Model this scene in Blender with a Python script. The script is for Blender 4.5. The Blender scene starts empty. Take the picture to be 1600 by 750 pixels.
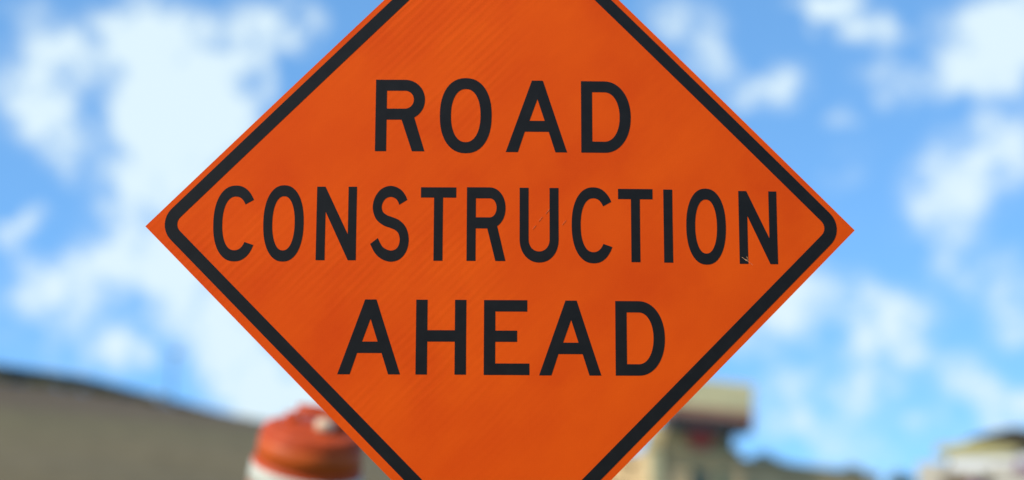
import bpy, bmesh, math, random
from mathutils import Vector, Matrix, noise as mnoise
import numpy as np
R = math.radians
scene = bpy.context.scene
COL = scene.collection

# ------------------------------------------------------------------ camera
F = 2200.0                      # focal length in photo pixels (photo 1600 x 750)
PITCH = R(12.0)
CAM = Vector((0, 0, 1.2))
cam_d = bpy.data.cameras.new('camera')
cam = bpy.data.objects.new('camera', cam_d); COL.objects.link(cam)
cam.location = CAM
cam.rotation_euler = (R(90) + PITCH, 0, 0)
cam_d.sensor_width = 36.0
cam_d.lens = 36.0 * F / 1600.0
cam_d.clip_start = 0.05; cam_d.clip_end = 6000
cam_d.dof.use_dof = True
cam_d.dof.focus_distance = 2.55
cam_d.dof.aperture_fstop = 1.2
scene.camera = cam
cP, sP = math.cos(PITCH), math.sin(PITCH)

def ray(px, py):
    """direction in the world of a point measured on the photograph"""
    x = (px - 800) / F; y = (375 - py) / F
    return Vector((x, cP - y * sP, sP + y * cP))
def at(px, py, Y):
    d = ray(px, py)
    return CAM + d * (Y / d.y)

# ------------------------------------------------------------------ sky, sun, exposure
SUN_EL, SUN_AZ = R(38), R(-121)     # azimuth clockwise from +Y
world = bpy.data.worlds.new('World'); scene.world = world
world.use_nodes = True
wn, wl = world.node_tree.nodes, world.node_tree.links
wn.clear()
w_out = wn.new('ShaderNodeOutputWorld'); w_bg = wn.new('ShaderNodeBackground')
wl.new(w_bg.outputs[0], w_out.inputs[0])
SKY_STRENGTH = 0.11
EXPOSURE = 0.75
w_bg.inputs[1].default_value = SKY_STRENGTH
sky = wn.new('ShaderNodeTexSky'); sky.sky_type = 'NISHITA'; sky.sun_disc = False
sky.sun_elevation = SUN_EL; sky.sun_rotation = SUN_AZ
sky.air_density = 1.0; sky.dust_density = 0.0; sky.ozone_density = 5.0; sky.altitude = 6000
tc = wn.new('ShaderNodeTexCoord')
def wmath(op, a, b=None, c=None, clamp=False):
    n = wn.new('ShaderNodeMath'); n.operation = op; n.use_clamp = clamp
    for i, v in enumerate((a, b, c)):
        if v is None: continue
        if hasattr(v, 'is_output'): wl.new(v, n.inputs[i])
        else: n.inputs[i].default_value = v
    return n.outputs[0]
sep = wn.new('ShaderNodeSeparateXYZ'); wl.new(tc.outputs['Generated'], sep.inputs[0])
az = wmath('ARCTAN2', sep.outputs[0], sep.outputs[1])
el = wmath('ARCSINE', sep.outputs[2])
comb = wn.new('ShaderNodeCombineXYZ'); wl.new(az, comb.inputs[0]); wl.new(el, comb.inputs[1])
# warp the sky coordinates so that the clouds have ragged, drifting edges
nz = wn.new('ShaderNodeTexNoise'); nz.inputs['Scale'].default_value = 26.0; nz.inputs['Detail'].default_value = 4.0
wl.new(comb.outputs[0], nz.inputs['Vector'])
sub = wn.new('ShaderNodeVectorMath'); sub.operation = 'SUBTRACT'; wl.new(nz.outputs['Color'], sub.inputs[0]); sub.inputs[1].default_value = (.5, .5, .5)
scl = wn.new('ShaderNodeVectorMath'); scl.operation = 'SCALE'; wl.new(sub.outputs[0], scl.inputs[0]); scl.inputs['Scale'].default_value = 0.030
add = wn.new('ShaderNodeVectorMath'); add.operation = 'ADD'; wl.new(comb.outputs[0], add.inputs[0]); wl.new(scl.outputs[0], add.inputs[1])
msk = wn.new('ShaderNodeVectorMath'); msk.operation = 'MULTIPLY'; wl.new(add.outputs[0], msk.inputs[0]); msk.inputs[1].default_value = (1, 1, 0)
warped = msk.outputs[0]
# cumulus puffs in the part of the sky beyond the sign: centre, radii, tilt (photo measures, turned into azimuth and elevation), thickness
PUFFS = [
 (70,125,80,75,0,.95),(60,185,62,45,0,.8),(112,238,50,36,-40,.75),(28,12,42,22,0,.4),(120,60,50,40,30,.5),
 (192,58,50,58,0,1.15),(262,28,64,34,0,.75),(335,62,95,55,0,.62),(300,145,105,85,0,1.25),(270,232,110,78,0,1.25),
 (212,312,66,56,0,.95),(395,50,34,56,0,.85),(462,36,42,44,-20,.9),(430,135,20,44,0,.6),(215,190,40,60,0,.6),
 (40,343,56,24,30,.75),(10,365,34,30,0,.6),(100,440,86,58,10,1.1),(168,398,62,32,15,.8),(232,395,72,60,0,.8),
 (290,465,95,62,-20,.85),(200,535,76,46,0,.7),(345,490,56,60,0,.9),(375,575,72,68,0,1.15),(405,630,80,42,0,1.1),
 (455,600,50,60,0,1.0),(118,565,50,25,0,.4),(176,556,28,34,0,.6),(222,562,30,22,0,.4),(510,650,50,40,0,1.1),(300,400,80,50,0,.8),
 (1085,50,62,58,-30,.75),(1120,108,46,34,-30,.55),(1035,22,44,30,0,.6),(1210,140,58,34,0,.95),(1160,158,40,24,0,.6),
 (1335,22,60,38,-20,.95),(1288,4,60,18,0,.9),(1388,45,40,26,0,.45),(1268,45,12,24,20,.4),(1372,112,38,46,20,.55),(1442,133,46,26,-15,.7),
 (1400,160,30,30,0,.35),(1312,188,36,20,0,.45),(1540,62,84,78,0,1.2),(1592,45,60,76,0,1.1),(1520,120,58,30,0,.9),
 (1522,262,78,72,35,1.0),(1470,325,66,62,20,.85),(1580,210,58,58,30,.7),(1325,262,46,30,30,.35),
 (1240,455,62,62,20,1.15),(1195,520,66,44,20,.9),(1402,508,66,62,-20,1.05),(1340,470,58,56,0,.6),(1370,585,66,54,0,.6),
 (1510,588,52,38,0,1.05),(1560,432,66,60,-30,.6),(1592,505,56,48,0,.6),(1480,420,46,32,0,.5),(1592,640,56,46,0,.95),
 (1330,722,72,40,0,.85),(1238,650,80,34,-10,.5),(1442,662,50,26,0,.55),(1225,605,50,26,0,.35),(1545,700,50,40,0,.4),
 (235,110,70,60,0,.8),(240,190,60,60,0,.6),(360,190,50,60,0,.6),(320,300,60,50,0,.7),(90,70,60,60,0,.35),(340,540,60,50,0,.5),
 (1300,620,100,80,0,.4),(45,510,90,50,0,.32),
]
dens = None
for (px, py, rx, ry, tilt, wgt) in PUFFS:
    d = ray(px, py).normalized()
    a0, e0 = math.atan2(d.x, d.y), math.asin(d.z)
    mp = wn.new('ShaderNodeMapping'); mp.vector_type = 'TEXTURE'
    mp.inputs['Location'].default_value = (a0, e0, 0)
    mp.inputs['Rotation'].default_value = (0, 0, R(tilt))
    k = 1.55 / F
    mp.inputs['Scale'].default_value = (rx * k, ry * k, 1)
    wl.new(warped, mp.inputs['Vector'])
    ln = wn.new('ShaderNodeVectorMath'); ln.operation = 'LENGTH'; wl.new(mp.outputs[0], ln.inputs[0])
    mr = wn.new('ShaderNodeMapRange'); mr.interpolation_type = 'SMOOTHSTEP'
    wl.new(ln.outputs['Value'], mr.inputs[0])
    mr.inputs[1].default_value = 0.0; mr.inputs[2].default_value = 1.0
    mr.inputs[3].default_value = wgt; mr.inputs[4].default_value = 0.0
    dens = mr.outputs[0] if dens is None else wmath('ADD', dens, mr.outputs[0])
# scattered cumulus over the rest of the sky
ng = wn.new('ShaderNodeTexNoise'); ng.inputs['Scale'].default_value = 4.2; ng.inputs['Detail'].default_value = 6.0; ng.inputs['Roughness'].default_value = .55
wl.new(tc.outputs['Generated'], ng.inputs['Vector'])
mg = wn.new('ShaderNodeMapRange'); mg.interpolation_type = 'SMOOTHSTEP'; wl.new(ng.outputs[0], mg.inputs[0])
mg.inputs[1].default_value = .46; mg.inputs[2].default_value = .68
mp = wn.new('ShaderNodeMapping'); mp.vector_type = 'TEXTURE'; mp.inputs['Location'].default_value = (0, R(12), 0); mp.inputs['Scale'].default_value = (R(30), R(17), 1)
wl.new(comb.outputs[0], mp.inputs[0])
lg = wn.new('ShaderNodeVectorMath'); lg.operation = 'LENGTH'; wl.new(mp.outputs[0], lg.inputs[0])
mo = wn.new('ShaderNodeMapRange'); wl.new(lg.outputs['Value'], mo.inputs[0]); mo.inputs[1].default_value = .8; mo.inputs[2].default_value = 1.2
dens = wmath('ADD', dens, wmath('MULTIPLY', mg.outputs[0], mo.outputs[0]))
# fine break-up
nf = wn.new('ShaderNodeTexNoise'); nf.inputs['Scale'].default_value = 48.0; nf.inputs['Detail'].default_value = 5.0; nf.inputs['Roughness'].default_value = .6
wl.new(comb.outputs[0], nf.inputs['Vector'])
dens = wmath('ADD', dens, wmath('MULTIPLY', wmath('MULTIPLY', wmath('SUBTRACT', nf.outputs[0], .5), 3.0), wmath('ADD', wmath('MULTIPLY', dens, 1.0, clamp=True), .18)))
mf = wn.new('ShaderNodeMapRange'); mf.interpolation_type = 'SMOOTHSTEP'; wl.new(dens, mf.inputs[0])
mf.inputs[1].default_value = 0.0; mf.inputs[2].default_value = 1.42; mf.inputs[3].default_value = 0.0; mf.inputs[4].default_value = .97
hs = wn.new('ShaderNodeHueSaturation'); gm = wn.new('ShaderNodeGamma'); wl.new(sky.outputs[0], gm.inputs[0]); gm.inputs[1].default_value = .4
tn = wn.new('ShaderNodeMix'); tn.data_type = 'RGBA'; tn.blend_type = 'MULTIPLY'; tn.inputs['Factor'].default_value = 1; wl.new(gm.outputs[0], tn.inputs['A']); tn.inputs['B'].default_value = (1.14, 2.14, 3.1, 1)
wl.new(tn.outputs['Result'], hs.inputs['Color'])
hs.inputs['Hue'].default_value = .5; hs.inputs['Saturation'].default_value = 1.0; hs.inputs['Value'].default_value = 1.0
mx = wn.new('ShaderNodeMix'); mx.data_type = 'RGBA'
wl.new(mf.outputs[0], mx.inputs['Factor']); wl.new(hs.outputs[0], mx.inputs['A'])
CLOUD = (.76, .92, 1.0)
mx.inputs['B'].default_value = tuple(c * 1.02 * 2 ** -EXPOSURE / SKY_STRENGTH for c in CLOUD) + (1,)
wl.new(mx.outputs['Result'], w_bg.inputs[0])
world.cycles.sampling_method = 'MANUAL'; world.cycles.sample_map_resolution = 1024

sd = bpy.data.lights.new('sun', 'SUN'); sun = bpy.data.objects.new('sun', sd); COL.objects.link(sun)
sd.energy = 2.7; sd.angle = R(.5); sd.color = (1, .95, .86)
sdir = Vector((math.sin(SUN_AZ) * math.cos(SUN_EL), math.cos(SUN_AZ) * math.cos(SUN_EL), math.sin(SUN_EL)))
sun.rotation_euler = sdir.to_track_quat('Z', 'Y').to_euler()
sun.location = (-20, -10, 30)

vs = scene.view_settings
vs.view_transform = 'Standard'; vs.look = 'None'; vs.gamma = 1; vs.exposure = EXPOSURE; vs.use_curve_mapping = False
scene.cycles.use_denoising = True
scene.cycles.max_bounces = 5

# ------------------------------------------------------------------ helpers
rnd = random.Random(4)
def tag(o, label=None, cat=None, group=None, kind=None):
    if label: o['label'] = label
    if cat: o['category'] = cat
    if group: o['group'] = group
    if kind: o['kind'] = kind
    return o
def empty(name, loc=(0, 0, 0), rot=(0, 0, 0)):
    o = bpy.data.objects.new(name, None); COL.objects.link(o)
    o.location = loc; o.rotation_euler = rot; o.empty_display_size = .2
    return o
def link(name, me, mats, parent=None):
    if not isinstance(mats, (list, tuple)): mats = [mats]
    for m in mats: me.materials.append(m)
    o = bpy.data.objects.new(name, me); COL.objects.link(o)
    if parent is not None: o.parent = parent
    return o
def build(name, bm, mats, parent=None, smooth=False):
    bmesh.ops.recalc_face_normals(bm, faces=bm.faces) if smooth is not None else None
    me = bpy.data.meshes.new(name); bm.to_mesh(me); bm.free()
    if smooth: me.shade_smooth() if hasattr(me, 'shade_smooth') else [setattr(p, 'use_smooth', True) for p in me.polygons]
    return link(name, me, mats, parent)
def box(bm, x0, x1, y0, y1, z0, z1, M=None, bevel=0.0, mi=0):
    vs_ = [bm.verts.new((x, y, z)) for z in (z0, z1) for y in (y0, y1) for x in (x0, x1)]
    fs = [bm.faces.new([vs_[i] for i in q]) for q in ((0,2,3,1),(4,5,7,6),(0,1,5,4),(2,6,7,3),(0,4,6,2),(1,3,7,5))]
    for f in fs: f.material_index = mi
    if bevel:
        es = list({e for f in fs for e in f.edges})
        r = bmesh.ops.bevel(bm, geom=es, offset=bevel, segments=2, affect='EDGES')
        vs_ = list({v for f in r['faces'] for v in f.verts} | {v for v in vs_ if v.is_valid})
    if M is not None: bmesh.ops.transform(bm, matrix=M, verts=[v for v in vs_ if v.is_valid])
def tube(bm, pts, radii, n=10, caps=True):
    rings = []
    for i, p in enumerate(pts):
        p = Vector(p)
        d = (Vector(pts[min(i+1, len(pts)-1)]) - Vector(pts[max(i-1, 0)])).normalized()
        a = d.cross(Vector((0, 0, 1)) if abs(d.z) < .9 else Vector((1, 0, 0))).normalized(); b = d.cross(a)
        r = radii[i] if isinstance(radii, (list, tuple)) else radii
        rings.append([bm.verts.new(p + (a*math.cos(t)+b*math.sin(t))*r) for t in [2*math.pi*k/n for k in range(n)]])
    for A, B in zip(rings, rings[1:]):
        for k in range(n): bm.faces.new((A[k], A[(k+1)%n], B[(k+1)%n], B[k]))
    if caps: bm.faces.new(rings[0]); bm.faces.new(rings[-1][::-1])
def lathe(bm, prof, n=48, capb=True, capt=True):
    rings = [[bm.verts.new((r*math.cos(2*math.pi*k/n), r*math.sin(2*math.pi*k/n), z)) for k in range(n)] for r, z in prof]
    for A, B in zip(rings, rings[1:]):
        for k in range(n): bm.faces.new((A[k], A[(k+1)%n], B[(k+1)%n], B[k]))
    if capb: bm.faces.new(rings[0][::-1])
    if capt: bm.faces.new(rings[-1])
def mat(name, col, rough=.7, spec=.4, var=.15, scale=6.0, bump=0.0, bscale=None, metallic=0.0, col2=None, detail=5.0, stretch=None, coat=0.0):
    m = bpy.data.materials.new(name); m.use_nodes = True
    N, L = m.node_tree.nodes, m.node_tree.links
    b = N['Principled BSDF']; b.inputs['Roughness'].default_value = rough; b.inputs['Metallic'].default_value = metallic
    b.inputs['Specular IOR Level'].default_value = spec; b.inputs['Coat Weight'].default_value = coat
    t = N.new('ShaderNodeTexCoord'); mp_ = N.new('ShaderNodeMapping'); L.new(t.outputs['Object'], mp_.inputs[0])
    if stretch: mp_.inputs['Scale'].default_value = stretch
    n = N.new('ShaderNodeTexNoise'); n.inputs['Scale'].default_value = scale; n.inputs['Detail'].default_value = detail
    L.new(mp_.outputs[0], n.inputs['Vector'])
    mr_ = N.new('ShaderNodeMapRange'); L.new(n.outputs[0], mr_.inputs[0]); mr_.inputs[1].default_value = .3; mr_.inputs[2].default_value = .7
    mix = N.new('ShaderNodeMix'); mix.data_type = 'RGBA'; L.new(mr_.outputs[0], mix.inputs['Factor'])
    c2 = col2 or tuple(max(0, c*(1-2*var)) for c in col)
    mix.inputs['A'].default_value = tuple(c2) + (1,); mix.inputs['B'].default_value = tuple(min(1, c*(1+(0 if col2 else var))) for c in col) + (1,)
    L.new(mix.outputs['Result'], b.inputs['Base Color'])
    if bump:
        n2 = N.new('ShaderNodeTexNoise'); n2.inputs['Scale'].default_value = bscale or scale*4; n2.inputs['Detail'].default_value = 6
        L.new(mp_.outputs[0], n2.inputs['Vector'])
        bp = N.new('ShaderNodeBump'); bp.inputs['Strength'].default_value = bump; L.new(n2.outputs[0], bp.inputs['Height'])
        L.new(bp.outputs[0], b.inputs['Normal'])
    return m

M_STEEL = mat('galvanised_steel', (.42, .43, .43), .45, .5, .12, 14, metallic=.6)
M_DARKSTEEL = mat('dark_steel', (.10, .10, .09), .6, .4, .2, 5)
M_RAIL = mat('weathered_rail', (.13, .12, .085), .9, .1, .25, 3)
M_WOOD = mat('weathered_wood', (.16, .13, .09), .85, .2, .25, 4, bump=.2)
M_BARK = mat('bark', (.12, .09, .06), .9, .2, .3, 9, bump=.5)
M_LEAFD = mat('dark_leaves', (.065, .08, .035), .7, .3, .3, 1.5)
M_LEAFO = mat('olive_leaves', (.17, .165, .07), .7, .3, .3, 1.5)
M_LEAFG = mat('dry_leaves', (.24, .22, .12), .8, .2, .3, 1.5)
M_CREAM = mat('cream_panel', (.90, .74, .36), .6, .4, .08, 1.2)
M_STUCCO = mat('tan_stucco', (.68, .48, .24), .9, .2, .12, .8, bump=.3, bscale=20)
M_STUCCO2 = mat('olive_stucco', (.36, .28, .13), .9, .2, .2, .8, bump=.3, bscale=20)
M_BROWN = mat('red_brown_trim', (.48, .22, .13), .6, .3, .15, 2)
M_CHAR = mat('charcoal_metal', (.05, .047, .042), .5, .4, .15, 3)
M_RED = mat('red_enamel', (.55, .05, .015), .4, .5, .1, 4)
M_GREEN = mat('green_shutter', (.14, .19, .11), .6, .4, .12, 4)
M_GLASS = mat('dark_glass', (.05, .07, .08), .08, .6, .1, 2)
M_YELLOW = mat('yellow_fascia', (.50, .43, .17), .6, .4, .1, 2)
M_ROOF = mat('dark_shingles', (.07, .06, .04), .95, .05, .3, 3, bump=.5, bscale=12)
M_WHITE = mat('white_wall', (.78, .78, .74), .7, .3, .05, 1)
M_BEIGE = mat('beige_wall', (.58, .52, .40), .85, .2, .08, 1)
M_DOOR = mat('brown_door', (.20, .14, .08), .6, .3, .15, 3)
M_PURPLE = mat('purple_bracts', (.42, .08, .34), .7, .2, .2, 3)
M_STONE = mat('pale_stone', (.42, .42, .38), .9, .2, .15, 2, bump=.6)
M_RUBBER = mat('black_rubber', (.02, .02, .02), .8, .3, .1, 10)
M_DRUM = mat('orange_plastic', (.55, .065, .008), .6, .25, .12, 9)
M_DRUMW = mat('white_reflective_band', (.60, .58, .46), .5, .3, .08, 12)
M_DRUMO = mat('orange_reflective_band', (.60, .095, .008), .5, .3, .08, 12)
M_AMBER = mat('pale_amber_lens', (.75, .50, .30), .25, .5, .05, 9)
M_ASPHALT = mat('asphalt', (.055, .055, .055), .9, .3, .2, 8, bump=.3, bscale=90)
M_PAINT = mat('road_paint', (.75, .75, .72), .7, .3, .1, 6)
M_PAINTY = mat('yellow_road_paint', (.65, .42, .05), .7, .3, .1, 6)
M_KERB = mat('kerb_concrete', (.38, .37, .34), .9, .2, .12, 3, bump=.3)

# ground: bare earth with dry grass, with faint benches cut across the bank
M_EARTH = bpy.data.materials.new('bank_earth'); M_EARTH.use_nodes = True
N, L = M_EARTH.node_tree.nodes, M_EARTH.node_tree.links
b = N['Principled BSDF']; b.inputs['Roughness'].default_value = .95; b.inputs['Specular IOR Level'].default_value = .15
t = N.new('ShaderNodeTexCoord')
n1 = N.new('ShaderNodeTexNoise'); n1.inputs['Scale'].default_value = .11; n1.inputs['Detail'].default_value = 7; L.new(t.outputs['Object'], n1.inputs[0])
n2 = N.new('ShaderNodeTexNoise'); n2.inputs['Scale'].default_value = 1.4; n2.inputs['Detail'].default_value = 6; L.new(t.outputs['Object'], n2.inputs[0])
sx = N.new('ShaderNodeSeparateXYZ'); L.new(t.outputs['Object'], sx.inputs[0])
am = N.new('ShaderNodeMath'); am.operation = 'MULTIPLY_ADD'; L.new(n1.outputs[0], am.inputs[0]); am.inputs[1].default_value = 2.0; L.new(sx.outputs[2], am.inputs[2])
cr = N.new('ShaderNodeValToRGB')
mrz = N.new('ShaderNodeMapRange'); L.new(am.outputs[0], mrz.inputs[0]); mrz.inputs[1].default_value = 0; mrz.inputs[2].default_value = 10
L.new(mrz.outputs[0], cr.inputs[0])
els = cr.color_ramp.elements
GRASS, SOIL = (.175, .134, .070, 1), (.135, .094, .056, 1)
els[0].position = 0; els[0].color = (.128, .098, .050, 1); els[1].position = 1; els[1].color = SOIL
for p_, c_ in ((.45, GRASS), (.66, (.160, .128, .062, 1)), (.76, SOIL), (.86, SOIL), (.93, (.128, .093, .050, 1))):
    e_ = els.new(p_); e_.color = c_
mixe = N.new('ShaderNodeMix'); mixe.data_type = 'RGBA'; mixe.blend_type = 'MULTIPLY'; mixe.inputs['Factor'].default_value = .5
L.new(cr.outputs[0], mixe.inputs['A'])
cr2 = N.new('ShaderNodeValToRGB'); L.new(n2.outputs[0], cr2.inputs[0]); cr2.color_ramp.elements[0].position = .3; cr2.color_ramp.elements[0].color = (.55, .55, .5, 1); cr2.color_ramp.elements[1].position = .7; cr2.color_ramp.elements[1].color = (1.2, 1.2, 1.15, 1)
L.new(cr2.outputs[0], mixe.inputs['B']); L.new(mixe.outputs['Result'], b.inputs['Base Color'])
bp = N.new('ShaderNodeBump'); bp.inputs['Strength'].default_value = .5; L.new(n2.outputs[0], bp.inputs['Height']); L.new(bp.outputs[0], b.inputs['Normal'])

# ------------------------------------------------------------------ ground with the bank on the left
Z_RAIL = at(0, 569, 70).z
def crest_pt(px, py):
    d = ray(px, py); k = (Z_RAIL - CAM.z) / d.z
    return Vector((CAM.x + d.x*k, CAM.y + d.y*k))
CREST = [Vector((-160, 20)), Vector((-70, 52)), crest_pt(-110, 557), crest_pt(0, 569), crest_pt(130, 588), crest_pt(265, 622), crest_pt(400, 659)]
dv = (CREST[-1] - CREST[-2]).normalized()
CREST += [CREST[-1] + dv * 60, CREST[-1] + dv * 900]
Z_CREST = Z_RAIL - .80
CA = np.array([tuple(p) for p in CREST])
def terrain(x, y):
    best = None
    for i in range(len(CA)-1):
        a, c = CA[i], CA[i+1]; ab = c - a; L2 = ab @ ab
        tt = max(0, min(1, ((x-a[0])*ab[0] + (y-a[1])*ab[1]) / L2))
        q = a + ab*tt; dd = math.hypot(x-q[0], y-q[1])
        sgn = (ab[0]*(y-a[1]) - ab[1]*(x-a[0]))    # >0 : left of line = plateau
        if best is None or dd < best[0]: best = (dd, sgn)
    d, s = best
    if s > 0: h = Z_CREST - min(d, 40) * .01
    else:
        u = d / 50.0
        h = Z_CREST * max(0, 1-u) if u < 1 else 0
        if u > .85: h = Z_CREST*.15*(max(0, (1.15-u))/.30)**2 * 1.0 if u < 1.15 else 0
        h += .22 * mnoise.noise(Vector((x*.18, y*.18, 0))) * min(1, d/4) * (1 if u < 1 else 0)
    r2 = ((x - DX)**2 + (y - DY)**2) / 1.5**2
    return h + DZ * math.exp(-max(0, r2 - .25))
# drum position
DRUM_TOP = at(470, 634, 6.4)
DX, DY = DRUM_TOP.x - .11, 6.75
DZ = DRUM_TOP.z - .93
def axis_vals(lo, hi, c0, c1, step):
    v = [c0 + i*step for i in range(int((c1-c0)/step)+1)]
    s = step
    while v[-1] < hi: s *= 1.25; v.append(v[-1]+s)
    s = step
    while v[0] > lo: s *= 1.25; v.insert(0, v[0]-s)
    return v
XS = axis_vals(-2500, 2500, -60, 12, 1.5); YS = axis_vals(-400, 3500, 0, 120, 1.5)
# finer lines round the drum's little mound
XS = sorted(set(XS + [DX + k*.3 for k in range(-9, 10)])); YS = sorted(set(YS + [DY + k*.3 for k in range(-9, 10)]))
bm = bmesh.new()
g = [[bm.verts.new((x, y, terrain(x, y))) for x in XS] for y in YS]
for j in range(len(YS)-1):
    for i in range(len(XS)-1): bm.faces.new((g[j][i], g[j][i+1], g[j+1][i+1], g[j+1][i]))
tag(build('ground', bm, M_EARTH, smooth=True), kind='structure')
# the road runs past the sign on its right, with a kerb and painted lines
def strip(name, x0, x1, y0, y1, z, m, n=1, gap=None):
    bm = bmesh.new()
    y = y0
    while y < y1:
        ye = min(y1, y + (gap[0] if gap else y1-y0))
        vs_ = [bm.verts.new(p) for p in ((x0, y, z), (x1, y, z), (x1, ye, z), (x0, ye, z))]; bm.faces.new(vs_)
        y = ye + (gap[1] if gap else 1)
    return build(name, bm, m)
tag(strip('road', 1.6, 9.4, -60, 55, .02, M_ASPHALT), kind='structure')
tag(strip('road_marking', 5.42, 5.54, -60, 55, .026, M_PAINTY, gap=(3, 6)), kind='structure')
tag(strip('road_edge_line', 1.95, 2.07, -60, 55, .026, M_PAINT), kind='structure')
bm = bmesh.new(); box(bm, 1.42, 1.6, -60, 55, -.05, .14, bevel=.02); tag(build('kerb', bm, M_KERB), kind='structure')

# ------------------------------------------------------------------ the warning sign
# pose recovered from the four corners of the diamond
rvec = Vector((-0.1535, -0.0292, 0.0043)); tcam = Vector((-0.0177, -0.0237, 2.558))
def rod(r):
    return Matrix.Rotation(r.length, 3, r.normalized())
C2W = Matrix(((1, 0, 0), (0, -sP, cP), (0, -cP, sP)))       # camera (right, down, forward) to world
C2W = Matrix(((1, 0, 0), (0, sP, cP), (0, -cP, sP)))
Rm = rod(rvec)
# sign frame: X right, Y up, Z out of the face, towards the viewer
Rs = C2W @ Rm @ Matrix(((1, 0, 0), (0, -1, 0), (0, 0, -1)))
sign_loc = CAM + C2W @ tcam
foot = Vector((sign_loc.x, sign_loc.y, 0))
sign = empty('road_sign', foot)
tag(sign, 'orange diamond road sign reading ROAD CONSTRUCTION AHEAD in black capitals', 'road sign')
SM = Matrix.Translation(sign_loc - foot) @ Rs.to_4x4()
HS = .9144 / 2                                  # half a side
BOW = 0.038
def bow(x, y, z): return Vector((x*1.003, y*1.003, z - BOW * (x*x) - .022*y*y + .004*math.sin(2.3*x + 1.9*y)))
def to_sign(me):
    for v in me.vertices: v.co = SM @ bow(*v.co)
S2 = math.sqrt(.5)
def uv(u, v): return ((u+v)*S2, (v-u)*S2)       # along the sides of the diamond

# sheeting: fluorescent orange, faint weave, diagonal ripples, a little dirt
M_SHEET = bpy.data.materials.new('orange_sheeting'); M_SHEET.use_nodes = True
N, L = M_SHEET.node_tree.nodes, M_SHEET.node_tree.links
b = N['Principled BSDF']; b.inputs['Roughness'].default_value = .5; b.inputs['Specular IOR Level'].default_value = .10
uvn = N.new('ShaderNodeAttribute'); uvn.attribute_name = 'sign_uv'
def ntex(scale, stretch=(1, 1, 1), detail=4, rot=0):
    mp_ = N.new('ShaderNodeMapping'); L.new(uvn.outputs['Vector'], mp_.inputs[0]); mp_.inputs['Scale'].default_value = stretch; mp_.inputs['Rotation'].default_value = (0, 0, rot)
    n = N.new('ShaderNodeTexNoise'); n.inputs['Scale'].default_value = scale; n.inputs['Detail'].default_value = detail; L.new(mp_.outputs[0], n.inputs[0])
    return n.outputs[0]
def mth(op, a, b_=None, c=None, clamp=False):
    n = N.new('ShaderNodeMath'); n.operation = op; n.use_clamp = clamp
    for i, v in enumerate((a, b_, c)):
        if v is None: continue
        if hasattr(v, 'is_output'): L.new(v, n.inputs[i])
        else: n.inputs[i].default_value = v
    return n.outputs[0]
blot = ntex(3.2, detail=5); grain = ntex(420, detail=2); patch = mth('MULTIPLY', mth('SUBTRACT', ntex(2.1, detail=2), .38), 4.0, clamp=True); stain = ntex(7.5, (1, .55, 1), 6, .6); streak = ntex(26, (4.0, .35, 1), 3)   # u across, v along the upper-left side
sepuv = N.new('ShaderNodeSeparateXYZ'); L.new(uvn.outputs['Vector'], sepuv.inputs[0])
patch = mth('MULTIPLY', patch, mth('SUBTRACT', .60, sepuv.outputs[0], clamp=True))
# weave of the sheeting: two fine sets of threads
th1 = mth('SINE', mth('MULTIPLY', mth('ADD', sepuv.outputs[0], mth('MULTIPLY', blot, .004)), 2*math.pi/.0042))
th2 = mth('SINE', mth('MULTIPLY', mth('SUBTRACT', sepuv.outputs[1], mth('MULTIPLY', blot, .004)), 2*math.pi/.0042))
weave = mth('MULTIPLY', th1, th2)
ripple = mth('SINE', mth('ADD', mth('MULTIPLY', sepuv.outputs[0], 2*math.pi/.0135), mth('MULTIPLY', blot, 5.0)))
fac = mth('ADD', mth('ADD', mth('MULTIPLY', mth('SUBTRACT', stain, .5), 1.5), mth('MULTIPLY', mth('SUBTRACT', blot, .5), 1.1)), .5, clamp=True)
fac = mth('ADD', fac, mth('MULTIPLY', mth('SUBTRACT', grain, .5), .35))
fac = mth('ADD', fac, mth('MULTIPLY', mth('MULTIPLY', mth('SUBTRACT', streak, .5), patch), .5))
smu = mth('MULTIPLY', mth('SUBTRACT', ntex(5.0, (1, 1, 1), 5, 1.1), .5), 4.0, clamp=True)
fac = mth('SUBTRACT', fac, mth('MULTIPLY', smu, .45))
fac = mth('ADD', fac, mth('MULTIPLY', weave, .07), clamp=True)
mixs = N.new('ShaderNodeMix'); mixs.data_type = 'RGBA'; L.new(fac, mixs.inputs['Factor'])
mixs.inputs['A'].default_value = (.83, .070, .0018, 1); mixs.inputs['B'].default_value = (1.0, .112, .0022, 1)
L.new(mixs.outputs['Result'], b.inputs['Base Color'])
hgt = mth('ADD', mth('MULTIPLY', ripple, mth('MULTIPLY', mth('MULTIPLY', patch, streak), .00020)), mth('ADD', mth('MULTIPLY', weave, .00002), mth('MULTIPLY', mth('MULTIPLY', streak, patch), .0005)))
bp = N.new('ShaderNodeBump'); bp.inputs['Strength'].default_value = .6; bp.inputs['Distance'].default_value = 1.0; L.new(hgt, bp.inputs['Height']); L.new(bp.outputs[0], b.inputs['Normal'])
M_INK = mat('black_ink', (.0110, .0092, .0070), .5, .22, .12, 40, detail=3)
M_SCR = mat('scratched_edge', (.92, .42, .18), .6, .3, .1, 60)
M_ALU = mat('bare_aluminium', (.6, .6, .6), .4, .5, .1, 30, metallic=.8)

def set_uv(me):                                  # flat coordinates of the sheet, kept after it is bowed
    at_ = me.attributes.new('sign_uv', 'FLOAT_VECTOR', 'POINT')
    for v in me.vertices: at_.data[v.index].vector = ((v.co.x - v.co.y)*S2, (v.co.x + v.co.y)*S2, 0)
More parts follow.
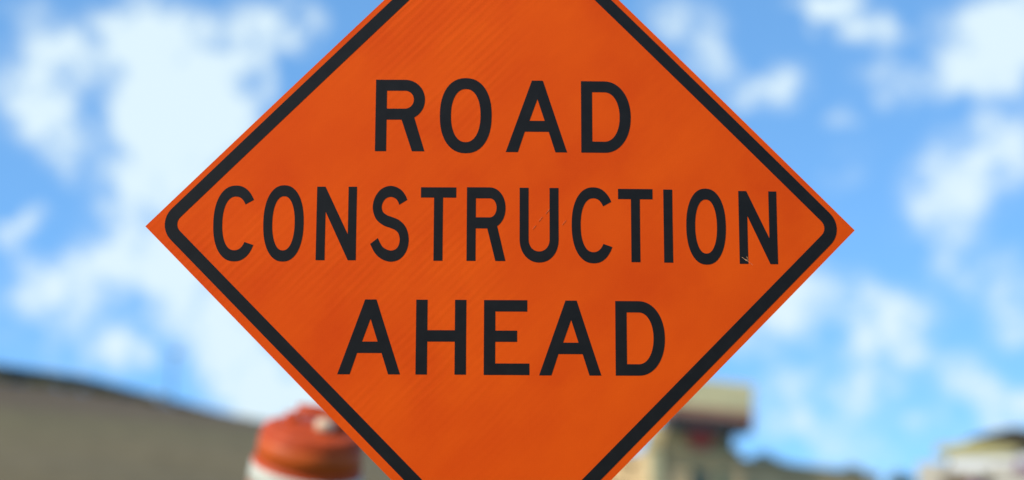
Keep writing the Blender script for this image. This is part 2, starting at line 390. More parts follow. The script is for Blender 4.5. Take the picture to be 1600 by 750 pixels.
# panel
bm = bmesh.new(); n = 40; TH = .0025
for z, flip in ((0, 0), (-TH, 1)):
    gg = [[bm.verts.new((*uv(-HS + 2*HS*i/n, -HS + 2*HS*j/n), z)) for i in range(n+1)] for j in range(n+1)]
    if z == 0: g0 = gg
    else: g1 = gg
    for j in range(n):
        for i in range(n):
            f = bm.faces.new((gg[j][i], gg[j][i+1], gg[j+1][i+1], gg[j+1][i])); f.material_index = flip
for k in range(n):
    for (a, b2) in (((0, k), (0, k+1)), ((n, k), (n, k+1)), ((k, 0), (k+1, 0)), ((k, n), (k+1, n))):
        f = bm.faces.new((g0[a[0]][a[1]], g0[b2[0]][b2[1]], g1[b2[0]][b2[1]], g1[a[0]][a[1]])); f.material_index = 0
bmesh.ops.recalc_face_normals(bm, faces=bm.faces)
bmesh.ops.split_edges(bm, edges=[e for e in bm.edges if e.calc_face_angle(0) > .8])
me = bpy.data.meshes.new('panel'); bm.to_mesh(me); bm.free(); set_uv(me); to_sign(me)
me.polygons.foreach_set('use_smooth', [abs(p.normal.dot(SM.to_3x3() @ Vector((0,0,1)))) > .9 for p in me.polygons])
link('panel', me, [M_SHEET, M_ALU], sign)
# border: a band with rounded corners, printed slightly high on the sheet
def rrect(u0, u1, v0, v1, r):
    pts = []
    for cu, cv, a0 in ((u1-r, v1-r, 0), (u0+r, v1-r, 90), (u0+r, v0+r, 180), (u1-r, v0+r, 270)):
        for k in range(13): a = R(a0 + 90*k/12); pts.append((cu + r*math.cos(a), cv + r*math.sin(a)))
    out = []
    for i, p in enumerate(pts):
        q = pts[(i+1) % len(pts)]
        m_ = 40 if i % 13 == 12 else 1
        for k in range(m_): out.append((p[0]+(q[0]-p[0])*k/m_, p[1]+(q[1]-p[1])*k/m_))
    return out
bo = rrect(-.447, .4435, -.4415, .447, .041); bi = rrect(-.4245, .420, -.4185, .4245, .018)
bm = bmesh.new(); nb = len(bo)
lay = {}
for nm, P, z in (('ot', bo, .0004), ('it', bi, .0004), ('ob', bo, -.0005), ('ib', bi, -.0005)):
    lay[nm] = [bm.verts.new((*uv(*p), z)) for p in P]
for i in range(nb):
    j = (i+1) % nb
    for a, c in (('ot', 'it'), ('ob', 'ot'), ('it', 'ib')):
        bm.faces.new((lay[a][i], lay[a][j], lay[c][j], lay[c][i]))
bmesh.ops.recalc_face_normals(bm, faces=bm.faces)
me = bpy.data.meshes.new('border'); bm.to_mesh(me); bm.free(); to_sign(me)
link('border', me, M_INK, sign)

# lettering: highway-style capitals, each glyph as outline(s) in millimetres
def pen_off(tx, ty, a, b2):
    L_ = math.hypot(tx, ty) or 1; nx, ny = -ty/L_, tx/L_
    s = math.sqrt(a*a*nx*nx + b2*b2*ny*ny); return a*a*nx/s, b2*b2*ny/s
def stroke(path, a, b2):
    Lf, Rt = [], []
    for i, p in enumerate(path):
        q0, q1 = path[max(i-1, 0)], path[min(i+1, len(path)-1)]
        ox, oy = pen_off(q1[0]-q0[0], q1[1]-q0[1], a, b2)
        Lf.append((p[0]+ox, p[1]+oy)); Rt.append((p[0]-ox, p[1]-oy))
    return [Lf + Rt[::-1]]
def sell(cx, cy, a, b2, t0, t1, n_=48, e=2.25):
    o = []
    for k in range(n_+1):
        t_ = R(t0 + (t1-t0)*k/n_); c, s = math.cos(t_), math.sin(t_)
        o.append((cx + a*math.copysign(abs(c)**(2/e), c), cy + b2*math.copysign(abs(s)**(2/e), s)))
    return o
def catmull(P, n_=8):
    o = []
    for i in range(len(P)-1):
        p0, p1, p2, p3 = P[max(i-1,0)], P[i], P[i+1], P[min(i+2,len(P)-1)]
        for k in range(n_):
            t_ = k/n_
            o.append(tuple(.5*((2*p1[c])+(-p0[c]+p2[c])*t_+(2*p0[c]-5*p1[c]+4*p2[c]-p3[c])*t_*t_+(-p0[c]+3*p1[c]-3*p2[c]+p3[c])*t_**3) for c in (0,1)))
    return o + [P[-1]]
def glyph(ch, x0, x1, y0, y1, sx_, sy_):
    """x0..x1, y0..y1 the box of the letter (y up), sx_, sy_ its upright and level stroke widths"""
    w, h = x1-x0, y1-y0; cx, cy = (x0+x1)/2, (y0+y1)/2
    rc = lambda a, b_, c, d: [(a, b_), (c, b_), (c, d), (a, d)]
    if ch == 'O':
        return [sell(cx, cy, w/2, h/2, 0, 352.5, 47), sell(cx, cy, w/2-sx_, h/2-sy_, 0, 352.5, 47, 2.2)]
    if ch == 'C':
        A = .555*w
        def arc(a, b_, yo, yi):
            s0 = math.degrees(math.asin(min(1, abs(yo))**1.125)); s1 = math.degrees(math.asin(min(1, abs(yi))**1.125))
            return sell(x0+A, cy, a, b_, s0, 360-s1, 60)
        hy = h/2
        out = arc(A, hy, .62*1.0, .572); inn = arc(A-sx_, hy-sy_, .50*h/(h-2*sy_), .492*h/(h-2*sy_))
        return [out + inn[::-1]]
    if ch == 'D':
        r = .53*w; xs = x1 - r
        return [[(x0, y0)] + sell(xs, cy, r, h/2, -90, 90, 32, 2.1) + [(x0, y1)],
                [(x0+sx_, y0+sy_)] + sell(xs, cy, r-sx_, h/2-sy_, -90, 90, 32, 2.1) + [(x0+sx_, y1-sy_)]]
    if ch == 'R':
        bh = .56*h; rx = .41*w; ry = bh/2; xs = x1 - rx - .0*w; yc = y1 - ry
        o = [(x0, y1)] + sell(xs, yc, rx, ry, 90, -62, 30, 2.05) + [(x1, y0), (x1-.237*w*sx_/20*95/95 if sx_ > 18 else x1-sx_*1.12, y0), (x0+.53*w, y1-bh), (x0+sx_, y1-bh), (x0+sx_, y0), (x0, y0)]
        i_ = [(x0+sx_, y1-sy_)] + sell(xs, yc, rx-sx_, ry-sy_, 90, -90, 24, 2.05) + [(x0+sx_, y1-bh+sy_)]
        return [o, i_]
    if ch == 'A':
        X = lambda v: x0 + (v-92)/488*w
        Y = lambda v: y1 - (v-82)/581*h
        return [[(X(92), Y(663)), (X(188), Y(663)), (X(243), Y(498)), (X(434), Y(498)), (X(487), Y(663)), (X(580), Y(663)), (X(388), Y(82)), (X(300), Y(82))],
                [(X(344), Y(232)), (X(402), Y(410)), (X(280), Y(410))]]
    if ch == 'N':
        X = lambda v: x0 + v/315*w
        Y = lambda v: y1 - v/609*h
        return [[(X(0),Y(0)),(X(66),Y(0)),(X(249),Y(396)),(X(249),Y(0)),(X(315),Y(0)),(X(315),Y(609)),(X(252),Y(609)),(X(70),Y(207)),(X(70),Y(609)),(X(0),Y(609))]]
    if ch == 'S':
        P = [(1240,179),(1228,152),(1205,126),(1163,111),(1120,124),(1090,160),(1078,210),(1092,260),(1128,291),(1166,305),(1206,323),(1236,356),(1249,408),(1240,462),(1212,500),(1170,514),(1126,503),(1090,474),(1061,421)]
        X = lambda v: x0 + (v-1035)/243*w
        Y = lambda v: y1 - (v-75)/473*h
        return stroke(catmull([(X(a), Y(b_)) for a, b_ in P]), sx_*.5, sy_*.5)
    if ch == 'T':
        return [[(x0,y1),(x0,y1-sy_*.93),(cx-sx_/2,y1-sy_*.93),(cx-sx_/2,y0),(cx+sx_/2,y0),(cx+sx_/2,y1-sy_*.93),(x1,y1-sy_*.93),(x1,y1)]]
    if ch == 'U':
        r = h*.31
        return [[(x0, y1)] + sell(cx, y0+r, w/2, r, 180, 360, 32, 2.1) + [(x1, y1), (x1-sx_, y1)] + sell(cx, y0+r, w/2-sx_, r-sy_, 360, 180, 32, 2.1) + [(x0+sx_, y1)]]
    if ch == 'I': return [rc(x0, y0, x1, y1)]
    if ch == 'H':
        ym = y1 - .485*h
        a, b_ = ym+sy_/2, ym-sy_/2
        return [[(x0,y0),(x0,y1),(x0+sx_,y1),(x0+sx_,a),(x1-sx_,a),(x1-sx_,y1),(x1,y1),(x1,y0),(x1-sx_,y0),(x1-sx_,b_),(x0+sx_,b_),(x0+sx_,y0)]]
    if ch == 'E':
        Y = lambda v: y1 - v/584*h
        return [[(x0,y0),(x0,y1),(x0+.952*w,y1),(x0+.952*w,Y(89)),(x0+sx_,Y(89)),(x0+sx_,Y(239)),(x0+.729*w,Y(239)),(x0+.729*w,Y(326)),(x0+sx_,Y(326)),(x0+sx_,Y(495)),(x1,Y(495)),(x1,y0)]]
ROWS = [
 ('road', [('R',-232.8,-142.7,139.3,273.4),('O',-115.1,-20.2,136,277.2),('A',5.9,118,138.8,273.4),('D',144.1,235.4,138.8,273.3)], 20.3, 20.6),
 ('construction', [('C',-523.2,-452,-64,75),('O',-432.6,-359.5,-64.3,75.6),('N',-336.4,-264.1,-61.6,73),('S',-239.3,-168.8,-64,75.3),('T',-147.9,-83.9,-62,72.4),
   ('R',-64.4,5.7,-62,72.8),('U',31.4,102,-64.5,72.4),('C',125.9,197,-65.3,74.2),('T',210.7,273.7,-62.6,71.8),('I',293.6,310,-63,71.4),('O',334.9,407.4,-66.2,74),('N',431.7,502.1,-64,70.3)], 16.2, 20.2),
 ('ahead', [('A',-293.3,-181.5,-266.5,-132.6),('H',-154,-64.1,-266.6,-132.8),('E',-32.3,49.2,-267,-133),('A',66.7,178,-267.4,-133.3),('D',203.9,292.9,-267.3,-133.6)], 20.3, 20.3)]
for word, gl, sx_, sy_ in ROWS:
    cu = bpy.data.curves.new('letters', 'CURVE'); cu.dimensions = '2D'; cu.fill_mode = 'BOTH'; cu.extrude = .0002
    for (ch, x0, x1, y0, y1) in gl:
        for poly in glyph(ch, x0/1000, x1/1000, y0/1000, y1/1000, sx_/1000, sy_/1000):
            sp = cu.splines.new('POLY'); sp.points.add(len(poly)-1); sp.use_cyclic_u = True
            for i, p in enumerate(poly): sp.points[i].co = (p[0], p[1], 0, 1)
    tmp = bpy.data.objects.new('tmp', cu); COL.objects.link(tmp)
    me = bpy.data.meshes.new_from_object(tmp); bpy.data.objects.remove(tmp); bpy.data.curves.remove(cu)
    me.materials.clear()
    for v in me.vertices: v.co.z += .00015
    to_sign(me); me.name = 'lettering'
    o = link('lettering', me, M_INK, sign)
    o['label'] = 'black capitals spelling ' + word.upper()
# scuffs: dotted scratches between the letters and a nick in the last N
def scuff(xa, ya, xb, yb, wd):
    """one thin scratch, drawn as a narrow ragged sliver"""
    bm = bmesh.new(); a, c = Vector((xa, ya, 0)), Vector((xb, yb, 0)); d = c-a; nrm = Vector((-d.y, d.x, 0)).normalized(); n_ = 10
    rows = []
    for k in range(n_+1):
        w_ = wd * rnd.uniform(.1, 1) * (1 if 0 < k < n_ else .1) * .5; p = a + d*k/n_ + nrm*rnd.uniform(-.0002, .0002)
        rows.append([bm.verts.new(p + nrm*w_ + Vector((0, 0, z))) for z in (.0001, .0006)] + [bm.verts.new(p - nrm*w_ + Vector((0, 0, z))) for z in (.0006, .0001)])
    for A_, B_ in zip(rows, rows[1:]):
        for k in range(4): bm.faces.new((A_[k], A_[(k+1)%4], B_[(k+1)%4], B_[k]))
    bm.faces.new(rows[0]); bm.faces.new(rows[-1][::-1])
    bmesh.ops.recalc_face_normals(bm, faces=bm.faces)
    me = bpy.data.meshes.new('scratch'); bm.to_mesh(me); bm.free(); to_sign(me); link('scratch', me, M_SCR, sign)
mm = lambda px, py: ((px-784.6)*1.165/1000, (354-py)*1.175/1000)
for (a, b_, c, d_) in ((841,345,847,338),(852,333,858,326),(832,357,837,351),(878,350,884,343)):
    scuff(*mm(a, b_), *mm(c, d_), .0005)
scuff(*mm(1158.5, 398), *mm(1168, 405), .0018); scuff(*mm(1166, 396.5), *mm(1168.5, 403), .0011); scuff(*mm(1163, 400), *mm(1176, 411), .0006)
# post and cross braces behind the panel
back = SM @ Vector((0, 0, -.052))
bm = bmesh.new()
up = (SM.to_3x3() @ Vector((0, 1, 0))); out = SM.to_3x3() @ Vector((0, 0, 1)); rt = SM.to_3x3() @ Vector((1, 0, 0))
top_p = back + up*.5; low_p = back - up*((sign_loc.z + .25)/up.z)
for wv, tv in ((.022, .022),):
    q = []
    for P in (low_p, top_p):
        q.append([bm.verts.new(P + rt*a*wv + out*c*tv) for a, c in ((-1,-1),(1,-1),(1,1),(-1,1))])
    for k in range(4): bm.faces.new((q[0][k], q[0][(k+1)%4], q[1][(k+1)%4], q[1][k]))
    bm.faces.new(q[0]); bm.faces.new(q[1][::-1])
build('post', bm, M_STEEL, sign)
for yy in (.3, -.3):
    bm = bmesh.new(); box(bm, -.22, .22, yy-.018, yy+.018, -.006-.020, -.020)
    for v in bm.verts: v.co = SM @ (v.co + Vector((0, 0, -.0025)))
    build('brace', bm, M_STEEL, sign)

# ------------------------------------------------------------------ traffic drum on its little mound
drum = empty('traffic_drum', (DX, DY, DZ - .01), (R(18), R(11), R(0)))
drum.scale = (1.12, 1.12, 1.0)
tag(drum, 'orange and white striped traffic drum leaning on the earth mound left of the sign', 'traffic drum')
def dr(z):                                      # stepped taper
    st = [(0, .285), (.20, .285), (.21, .268), (.36, .262), (.37, .250), (.52, .245), (.53, .234), (.73, .226), (.74, .215), (.88, .208)]
    for (z0, r0), (z1, r1) in zip(st, st[1:]):
        if z <= z1: return r0 + (r1-r0)*(z-z0)/(z1-z0)
    return .208
bm = bmesh.new()
prof = [(dr(z), z) for z in (.03, .10, .20, .21, .30, .36, .37, .45, .52, .53, .60, .73, .74, .80, .865)] + [(.205, .878), (.200, .892), (.185, .902), (.15, .910), (.10, .916), (.05, .92)]
lathe(bm, prof, 56); build('body', bm, M_DRUM, drum, True)
for z0, z1, m in ((.225, .355, M_DRUMW), (.385, .51, M_DRUMO), (.635, .725, M_DRUMW), (.755, .85, M_DRUMO)):
    bm = bmesh.new(); lathe(bm, [(dr(z0)+.0005, z0), (dr(z0)+.003, z0+.002), (dr(z1)+.003, z1-.002), (dr(z1)+.0005, z1)], 56, False, False)
    o = build('reflective_band', bm, m, drum, True); o['label'] = ('white' if m is M_DRUMW else 'orange') + ' reflective band'
bm = bmesh.new(); lathe(bm, [(.24, 0), (.36, .005), (.37, .03), (.35, .065), (.29, .075)], 48); build('rubber_base', bm, M_RUBBER, drum, True)
bm = bmesh.new(); tube(bm, [(-.10, .02, .90), (-.10, .02, .945), (-.075, .02, .972), (0, .02, .98), (.075, .02, .972), (.10, .02, .945), (.10, .02, .90)], .028, 12)
build('handle', bm, M_DRUM, drum, True)
bm = bmesh.new(); lathe(bm, [(.03, .91), (.042, .925), (.042, .955), (.026, .97)], 20); 
for v in bm.verts: v.co.x += .05; v.co.y -= .05
build('pale_lens', bm, M_AMBER, drum, True)  # pale lens added for the whitish highlight beside the handle

# ------------------------------------------------------------------ guard rail, shrubs, boulder and lamp on the crest
def crest_at(s):
    """point and direction at arc length s along the crest, s = 0 at the left edge of the photograph"""
    i = 3; P = CREST
    if s < 0:
        while s < 0 and i > 0:
            l = (P[i]-P[i-1]).length
            if -s <= l: d = (P[i]-P[i-1]).normalized(); return P[i] + d*s, d
            s += l; i -= 1
    while i < len(P)-1:
        l = (P[i+1]-P[i]).length
        if s <= l: d = (P[i+1]-P[i]).normalized(); return P[i] + d*s, d
        s -= l; i += 1
p0, d0 = crest_at(0)
rail = empty('guard_rail', (p0.x, p0.y, Z_CREST))
tag(rail, 'dark weathered guard rail on posts along the crest of the earth bank', 'guard rail')
bm = bmesh.new(); prevr = None
prof = [(0, .24), (.05, .36), (0, .50), (0, .78), (.05, .86), (0, .94), (-.02, .99), (-.05, .99), (-.04, .94), (-.01, .86), (-.04, .78), (-.04, .50), (-.01, .36), (-.04, .24)]
s = -30.0
while s <= 90:
    p, d = crest_at(s); nrm = Vector((d.y, -d.x))
    ring = [bm.verts.new((p.x-p0.x + nrm.x*a, p.y-p0.y + nrm.y*a, (z-.19)*1.0)) for a, z in prof]
    if prevr:
        for k in range(len(prof)): bm.faces.new((prevr[k], prevr[(k+1)%len(prof)], ring[(k+1)%len(prof)], ring[k]))
    prevr = ring; s += 2.0
build('rail_beam', bm, M_RAIL, rail)
pm = None; s = -29.0
while s < 90:
    p, d = crest_at(s); nrm = Vector((d.y, -d.x)); q = p - nrm*.16
    if pm is None:
        bm = bmesh.new(); box(bm, -.075, .075, -.1, .1, -.35, .75, bevel=.01); po = build('rail_post', bm, M_WOOD, rail); pm = po.data
    else:
        po = bpy.data.objects.new('rail_post', pm); COL.objects.link(po); po.parent = rail
    po.location = (q.x-p0.x, q.y-p0.y, 0); po.rotation_euler.z = math.atan2(d.y, d.x); s += 3.0

def leafmesh(name, m, n_, rx, ry, rz, leaf, seed, lobes=7, hollow=.55):
    r_ = random.Random(seed); bm = bmesh.new()
    cs = [(Vector((r_.uniform(-.6,.6)*rx, r_.uniform(-.6,.6)*ry, rz*r_.uniform(.25,1.35))), r_.uniform(.35,.6)) for _ in range(lobes)]
    for k in range(n_):
        c, s_ = cs[r_.randrange(lobes)]
        d = Vector((r_.gauss(0,1), r_.gauss(0,1), r_.gauss(0,1))).normalized() * (r_.uniform(hollow, 1)**.6)
        p = c + Vector((d.x*rx*s_, d.y*ry*s_, d.z*rz*s_))
        if p.z < .02: p.z = .02 + r_.uniform(0, .1)*rz
        a = Vector((r_.gauss(0,1), r_.gauss(0,1), r_.gauss(0,1))).normalized(); b_ = a.orthogonal().normalized(); l = leaf*r_.uniform(.6, 1.3)
        bm.faces.new([bm.verts.new(p + q) for q in (-a*l, b_*l*.4, a*l, -b_*l*.4)])
    me_ = bpy.data.meshes.new(name); bm.to_mesh(me_); bm.free(); me_.materials.append(m); return me_
def stem_mesh(name, h_, r0, seed, limbs=4, spread=.4):
    r_ = random.Random(seed); bm = bmesh.new()
    tube(bm, [(0,0,-.15*h_), (r_.uniform(-.03,.03)*h_, 0, h_*.5), (r_.uniform(-.05,.05)*h_, r_.uniform(-.05,.05)*h_, h_)], [r0*1.25, r0, r0*.5], 8)
    for k in range(limbs):
        a = 2*math.pi*k/limbs + r_.uniform(0, .8); z = h_*r_.uniform(.4, .85)
        tube(bm, [(0,0,z), (math.cos(a)*spread*.5, math.sin(a)*spread*.5, z+spread*.45), (math.cos(a)*spread, math.sin(a)*spread, z+spread*.75)], [r0*.6, r0*.4, r0*.15], 6)
    me_ = bpy.data.meshes.new(name); bm.to_mesh(me_); bm.free(); me_.materials.append(M_BARK); me_.shade_smooth(); return me_
def plant(name, loc, fm, sm_, label, cat, group=None, sc=(1,1,1), rz=0, parts=('foliage', 'stem')):
    e_ = empty(name, loc, (0, 0, rz)); e_.scale = sc; tag(e_, label, cat, group)
    for nm, m_ in zip(parts, (fm, sm_)):
        o = bpy.data.objects.new(nm, m_); COL.objects.link(o); o.parent = e_
    return e_
SHM = [leafmesh('shrub_leaves', m_, 520, .62, .55, .36, .07, 10+k) for k, m_ in enumerate((M_LEAFD, M_LEAFG, M_LEAFO))]
SHS = stem_mesh('shrub_stem', .3, .03, 5, 5, .25)
s = -6.0; k = 0
while s < 44:
    p, d = crest_at(s); nrm = Vector((d.y, -d.x)); q = p + nrm*rnd.uniform(.7, 2.6)
    d3 = at(220, 640, 80)
    if not (11.0 < s < 14.2):
        kind = (0, 1, 0, 2, 1, 0, 2, 1)[k % 8]
        z = terrain(q.x, q.y) - .03
        plant('shrub', (q.x, q.y, z), SHM[kind], SHS, ('low dark green shrub', 'low pale dry shrub', 'low olive green shrub')[kind] + ' below the guard rail, ' + ('left end of the bank crest' if s < 5.5 else 'left of the pale boulder' if s < 12.5 else 'between the pale boulder and the traffic drum'),
              'shrub', 'shrubs under the guard rail', (rnd.uniform(1,1.5), rnd.uniform(.9,1.3), rnd.uniform(.8, 1.15)), rnd.uniform(0, 6.3))
    s += rnd.uniform(.9, 1.4); k += 1
# pale boulder
p, d = crest_at(12.6); nrm = Vector((d.y, -d.x)); q = p + nrm*1.5
bm = bmesh.new(); bmesh.ops.create_icosphere(bm, subdivisions=4, radius=1)
for v in bm.verts:
    nn = mnoise.noise(v.co*1.6)*.25 + mnoise.noise(v.co*5)*.06
    v.co = Vector((v.co.x*1.4, v.co.y*.6, v.co.z*.6 + .15))*(1+nn)
o = build('boulder', bm, M_STONE, smooth=True); o.location = (q.x, q.y, terrain(q.x, q.y)); o.rotation_euler.z = math.atan2(d.y, d.x)
tag(o, 'long pale grey boulder among the shrubs under the guard rail', 'boulder')
# street lamp beyond the crest
LY = 150.0
lt = at(273, 553, LY); base_z = terrain(lt.x, LY)
lamp = empty('street_lamp', (lt.x, LY, base_z)); tag(lamp, 'thin grey street lamp rising behind the guard rail', 'street lamp')
Hh = lt.z - base_z; lean = -.055*Hh
bm = bmesh.new(); tube(bm, [(lean, 0, -.3), (lean*.5, 0, Hh*.5), (-.1, 0, Hh-.25), (0, 0, Hh-.05)], [.15, .13, .10, .09], 12); build('pole', bm, M_DARKSTEEL, lamp, True)
bm = bmesh.new(); box(bm, -.35, .65, -.2, .2, Hh-.10, Hh+.22, bevel=.06); build('lamp_head', bm, M_DARKSTEEL, lamp)

# ------------------------------------------------------------------ commercial building with the roof sign, right
PSI = R(18); U = Vector((math.cos(PSI), math.sin(PSI), 0)); V = Vector((-math.sin(PSI), math.cos(PSI), 0))
B0 = at(1012, 720, 60)
def t_for(px, off=0.0):                          # distance along the facade where column px crosses it
    k = (px-800)/F; dz = cP                      # x/y of the column, near the horizon
    kk = ray(px, 720); kk = kk.x/kk.y
    x0, y0 = B0.x + V.x*off, B0.y + V.y*off
    return (kk*y0 - x0)/(U.x - kk*U.y)
def z_for(px, py, t_):
    Y = B0.y + U.y*t_; return at(px, py, Y).z
MB_ = Matrix.Translation((B0.x, B0.y, 0)) @ Matrix.Rotation(PSI, 4, 'Z')
shop = empty('shop_building', (B0.x, B0.y, 0), (0, 0, PSI))
tag(shop, 'tan flat-roofed shop building behind the lower right edge of the sign', 'building')
tA, tB, tC = t_for(1012), t_for(1158), t_for(1375)
zr = z_for(1140, 707, t_for(1140)); zw = z_for(1200, 724, t_for(1200))
def part(name, m, parent, *boxes, bevel=0.0):
    bm = bmesh.new()
    for bx in boxes: box(bm, *bx, bevel=bevel)
    return build(name, bm, m, parent)
part('wall', M_STUCCO, shop, (0, tB, .0, 9, -.3, zr))
ze = z_for(1375, 748, tC)
def prism(name, m, pts, y0, y1, parent):
    bm = bmesh.new(); f_ = [bm.verts.new((a, y0, z)) for a, z in pts]; k_ = [bm.verts.new((a, y1, z)) for a, z in pts]
    bm.faces.new(f_); bm.faces.new(k_[::-1]); n_ = len(pts)
    for i in range(n_): bm.faces.new((f_[i], k_[i], k_[(i+1)%n_], f_[(i+1)%n_]))
    return build(name, bm, m, parent)
prism('side_wing', M_STUCCO, [(tB+.003, -.3), (tC, -.3), (tC, ze), (tB+.003, zw)], .25, 8, shop)
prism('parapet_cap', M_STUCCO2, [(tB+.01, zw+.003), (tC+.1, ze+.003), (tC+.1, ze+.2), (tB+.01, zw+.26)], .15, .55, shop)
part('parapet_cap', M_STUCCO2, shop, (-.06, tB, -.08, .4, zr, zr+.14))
part('pilaster', M_CREAM, shop, (.0, .55, -.12, -.002, -.3, zr-.01))
# tapered gable over the door
t1, t2 = t_for(1032), t_for(1150); zg = z_for(1095, 660, t_for(1095))
bm = bmesh.new()
for y in (.0, 1.6): 
    pass
pr = [(t1, zr+.142), (t2, zr+.142), (t2-.35, zr+.6), (t2-1.1, zg), (t1+.5, zg), (t1+.25, zr+.8)]
fr = [bm.verts.new((a, .05, z)) for a, z in pr]; bk = [bm.verts.new((a, 1.9, z)) for a, z in pr]
bm.faces.new(fr); bm.faces.new(bk[::-1])
for k in range(len(pr)): bm.faces.new((fr[k], bk[k], bk[(k+1)%6], fr[(k+1)%6]))
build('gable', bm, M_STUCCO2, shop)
tm = t_for(1096); zm = z_for(1096, 681, tm)
bm = bmesh.new(); lathe(bm, [(.0, 0), (.62, 0), (.62, .09), (.56, .11), (0.01, .11)], 32)
bmesh.ops.transform(bm, matrix=Matrix.Translation((tm, .045, zm)) @ Matrix.Rotation(R(90), 4, 'X'), verts=bm.verts)
build('round_plaque', bm, M_RED, shop)
def window(a, b_, z0, z1, m=M_GREEN):
    w_ = part('window', m, shop, (a, b_, -.05, -.004, z0, z1)); part('pane', M_GLASS, w_, (a+.12, (a+b_)/2-.05, -.056, -.051, z0+.12, z1-.12), ((a+b_)/2+.05, b_-.12, -.056, -.051, z0+.12, z1-.12))
ta, tb = t_for(1078), t_for(1106); window(ta, tb, zr-2.3, zr-.75)
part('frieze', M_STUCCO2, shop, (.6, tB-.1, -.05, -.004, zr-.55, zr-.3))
part('green_panel', M_GREEN, shop, (t_for(1118), t_for(1136), -.05, -.004, zr-2.3, zr-.75))
for a in (tB+1.2, tB+4.6, tB+8.0, tB+11.4):
    if a+1.8 < tC:
        w_ = part('window', M_DOOR, shop, (a, a+1.8, .2, .246, 1.2, 3.2)); part('pane', M_GLASS, w_, (a+.12, a+1.68, .19, .199, 1.32, 3.08))
# roof sign on its own brackets
rs0, rs1 = t_for(1040, -.0), t_for(1168, -.0)
zt = z_for(1176, 590, rs1); zb = z_for(1170, 668, rs1)
rsign = empty('rooftop_sign', (B0.x, B0.y, zr), (0, R(4), PSI - R(3))); tag(rsign, 'blank cream rooftop sign box with a brown lower edge and shade-dark underside above the shop', 'rooftop sign')
Z = lambda z: z - zr
ht = zt - zb
part('sign_box', M_CREAM, rsign, (rs0, rs1, -.3, .9, Z(zb+ht*.42), Z(zt)), bevel=.05)
part('trim_band', M_BROWN, rsign, (rs0+.01, rs1-.01, -.33, .93, Z(zb+ht*.24), Z(zb+ht*.42)-.003))
part('shaded_soffit', M_CHAR, rsign, (rs0+.05, rs1-.05, -.30, .9, Z(zb), Z(zb+ht*.24)-.003))  # charcoal colour stands in for the shade under the box
for a in (t_for(1060), t_for(1142)):
    bm = bmesh.new(); box(bm, a-.14, a+.14, .3, .58, .10, Z(zb)-.003); build('support_post', bm, M_CHAR, rsign)

# trees behind the low wing and beside the shop
TRM = [leafmesh('tree_leaves', m_, 2600, 1.9, 1.9, 1.5, .16, 30+k, 12, .35) for k, m_ in enumerate((M_LEAFD, M_LEAFO))]
TRS = stem_mesh('tree_trunk', 2.6, .16, 9, 6, 1.0)
def tree(px, py_top, Y, kind, label, sc=1.0, group='trees around the low buildings', name='tree'):
    p_ = at(px, py_top, Y); g_ = terrain(p_.x, p_.y); H_ = p_.z - g_
    e_ = empty(name, (p_.x, p_.y, g_), (0, 0, rnd.uniform(0, 6))); tag(e_, label, 'tree', group)
    s_ = H_/5.6*sc
    o = bpy.data.objects.new('crown', TRM[kind]); COL.objects.link(o); o.parent = e_; o.scale = (s_, s_, s_*1.0); o.location.z = H_ - 2.75*s_
    o = bpy.data.objects.new('trunk', TRS); COL.objects.link(o); o.parent = e_; o.scale = (s_, s_, (H_-1.2*s_)/2.6)
tree(1178, 708, 88, 0, 'dark tree directly right of the rooftop sign, behind the low wing')
tree(1222, 716, 90, 0, 'dark green tree second from the rooftop sign, behind the low wing')
tree(1268, 724, 92, 1, 'olive tree above the middle of the low wing roof', .95)
tree(1318, 729, 93, 0, 'rounded dark tree at the right end of the low wing', .95)
tree(1352, 740, 95, 1, 'small olive tree past the right end of the low wing', .7)
tree(1408, 733, 84, 1, 'small hazy tree standing left of the yellow-edged house', .7)
tree(985, 716, 52, 0, 'dark tree at the left corner of the shop, beside the edge of the sign', .55)

# ------------------------------------------------------------------ house with yellow fascia, far right
HY = 46.0
def hx(px): return at(px, 720, HY).x
def hz(py): return at(1520, py, HY).z
house = empty('house', (hx(1500), HY, 0), (0, 0, R(-17))); tag(house, 'white and beige house with a dark hipped roof and yellow fascia at the far right', 'house')
ox = house.location.x
X_ = lambda px: hx(px) - ox
Dp = 7.0
part('wall', M_WHITE, house, (X_(1484), X_(1640), .01, Dp, -.3, hz(700)))
part('side_wing', M_BEIGE, house, (X_(1434), X_(1484)-.004, .3, Dp-1, -.3, hz(721)), (X_(1545), X_(1640), -1.2, -.004, -.3, hz(728)))
part('porch', M_BEIGE, house, (X_(1462), X_(1545)-.004, -1.0, -.004, hz(742), hz(734)))
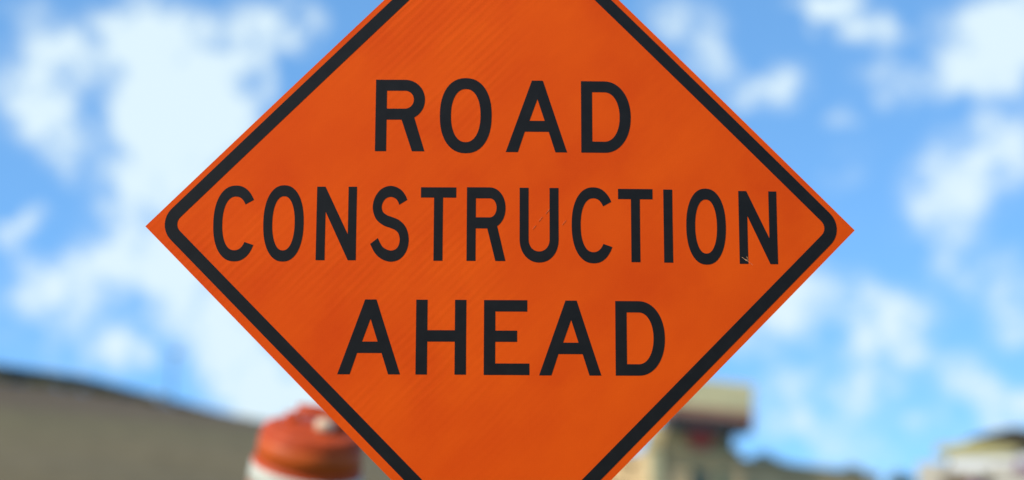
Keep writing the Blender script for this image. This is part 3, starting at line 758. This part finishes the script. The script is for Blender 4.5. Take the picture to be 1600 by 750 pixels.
# sloping fascia boards and roof: eave rises to the right where the gable turns
def slab(name, m, pts_front, y0, y1, parent):
    bm = bmesh.new(); f_ = [bm.verts.new((a, y0, z)) for a, z in pts_front]; k_ = [bm.verts.new((a, y1, z)) for a, z in pts_front]
    bm.faces.new(f_); bm.faces.new(k_[::-1])
    n_ = len(f_)
    for i in range(n_): bm.faces.new((f_[i], k_[i], k_[(i+1)%n_], f_[(i+1)%n_]))
    return build(name, bm, m, parent)
slab('fascia', M_YELLOW, [(X_(1462), hz(712)), (X_(1585), hz(712)), (X_(1588), hz(703)), (X_(1525), hz(690)), (X_(1466), hz(695))], -.12, -.02, house)
slab('roof', M_ROOF, [(X_(1480), hz(703)), (X_(1640), hz(714)), (X_(1640), hz(680)), (X_(1582), hz(669)), (X_(1522), hz(683))], -.017, Dp+.4, house)
dd = slab('door', M_DOOR, [(X_(1472), hz(790)), (X_(1512), hz(790)), (X_(1512), hz(746)), (X_(1505), hz(741.5)), (X_(1479), hz(741.5)), (X_(1472), hz(746))], -1.08, -1.003, house)
part('door_post', M_BEIGE, house, (X_(1464), X_(1470), -1.0, -.1, -.3, hz(742)-.003), (X_(1516), X_(1524), -1.0, -.1, -.3, hz(742)-.003))
PUM = leafmesh('flower_bracts', M_PURPLE, 700, .42, .4, .35, .055, 77, 5, .2)
PGM = stem_mesh('flower_stem', .5, .03, 8, 5, .3)
for px, py, Yb, lb in ((1526, 738, HY-1.6, 'purple flowering shrub beside the brown door of the house'), (1601, 706, HY-1.7, 'purple flowering vine at the far right edge against the house')):
    p_ = at(px, py, Yb)
    e_ = empty('flowering_shrub', (p_.x, Yb, 0)); tag(e_, lb, 'shrub', 'purple shrubs by the house')
    o = bpy.data.objects.new('blossom', PUM); COL.objects.link(o); o.parent = e_; o.location.z = p_.z - .75; o.scale = (.8, .8, 1.0)
    bm = bmesh.new(); tube(bm, [(0, 0, -.2), (.05, 0, p_.z*.5), (0, .04, p_.z-.4)], [.05, .04, .02], 8); build('stem', bm, M_BARK, e_, True)
    bm2 = leafmesh('leaves', M_LEAFD, 500, .5, .45, (p_.z-.8)/1.8, .07, 50, 8, .3)
    o = bpy.data.objects.new('foliage', bm2); COL.objects.link(o); o.parent = e_
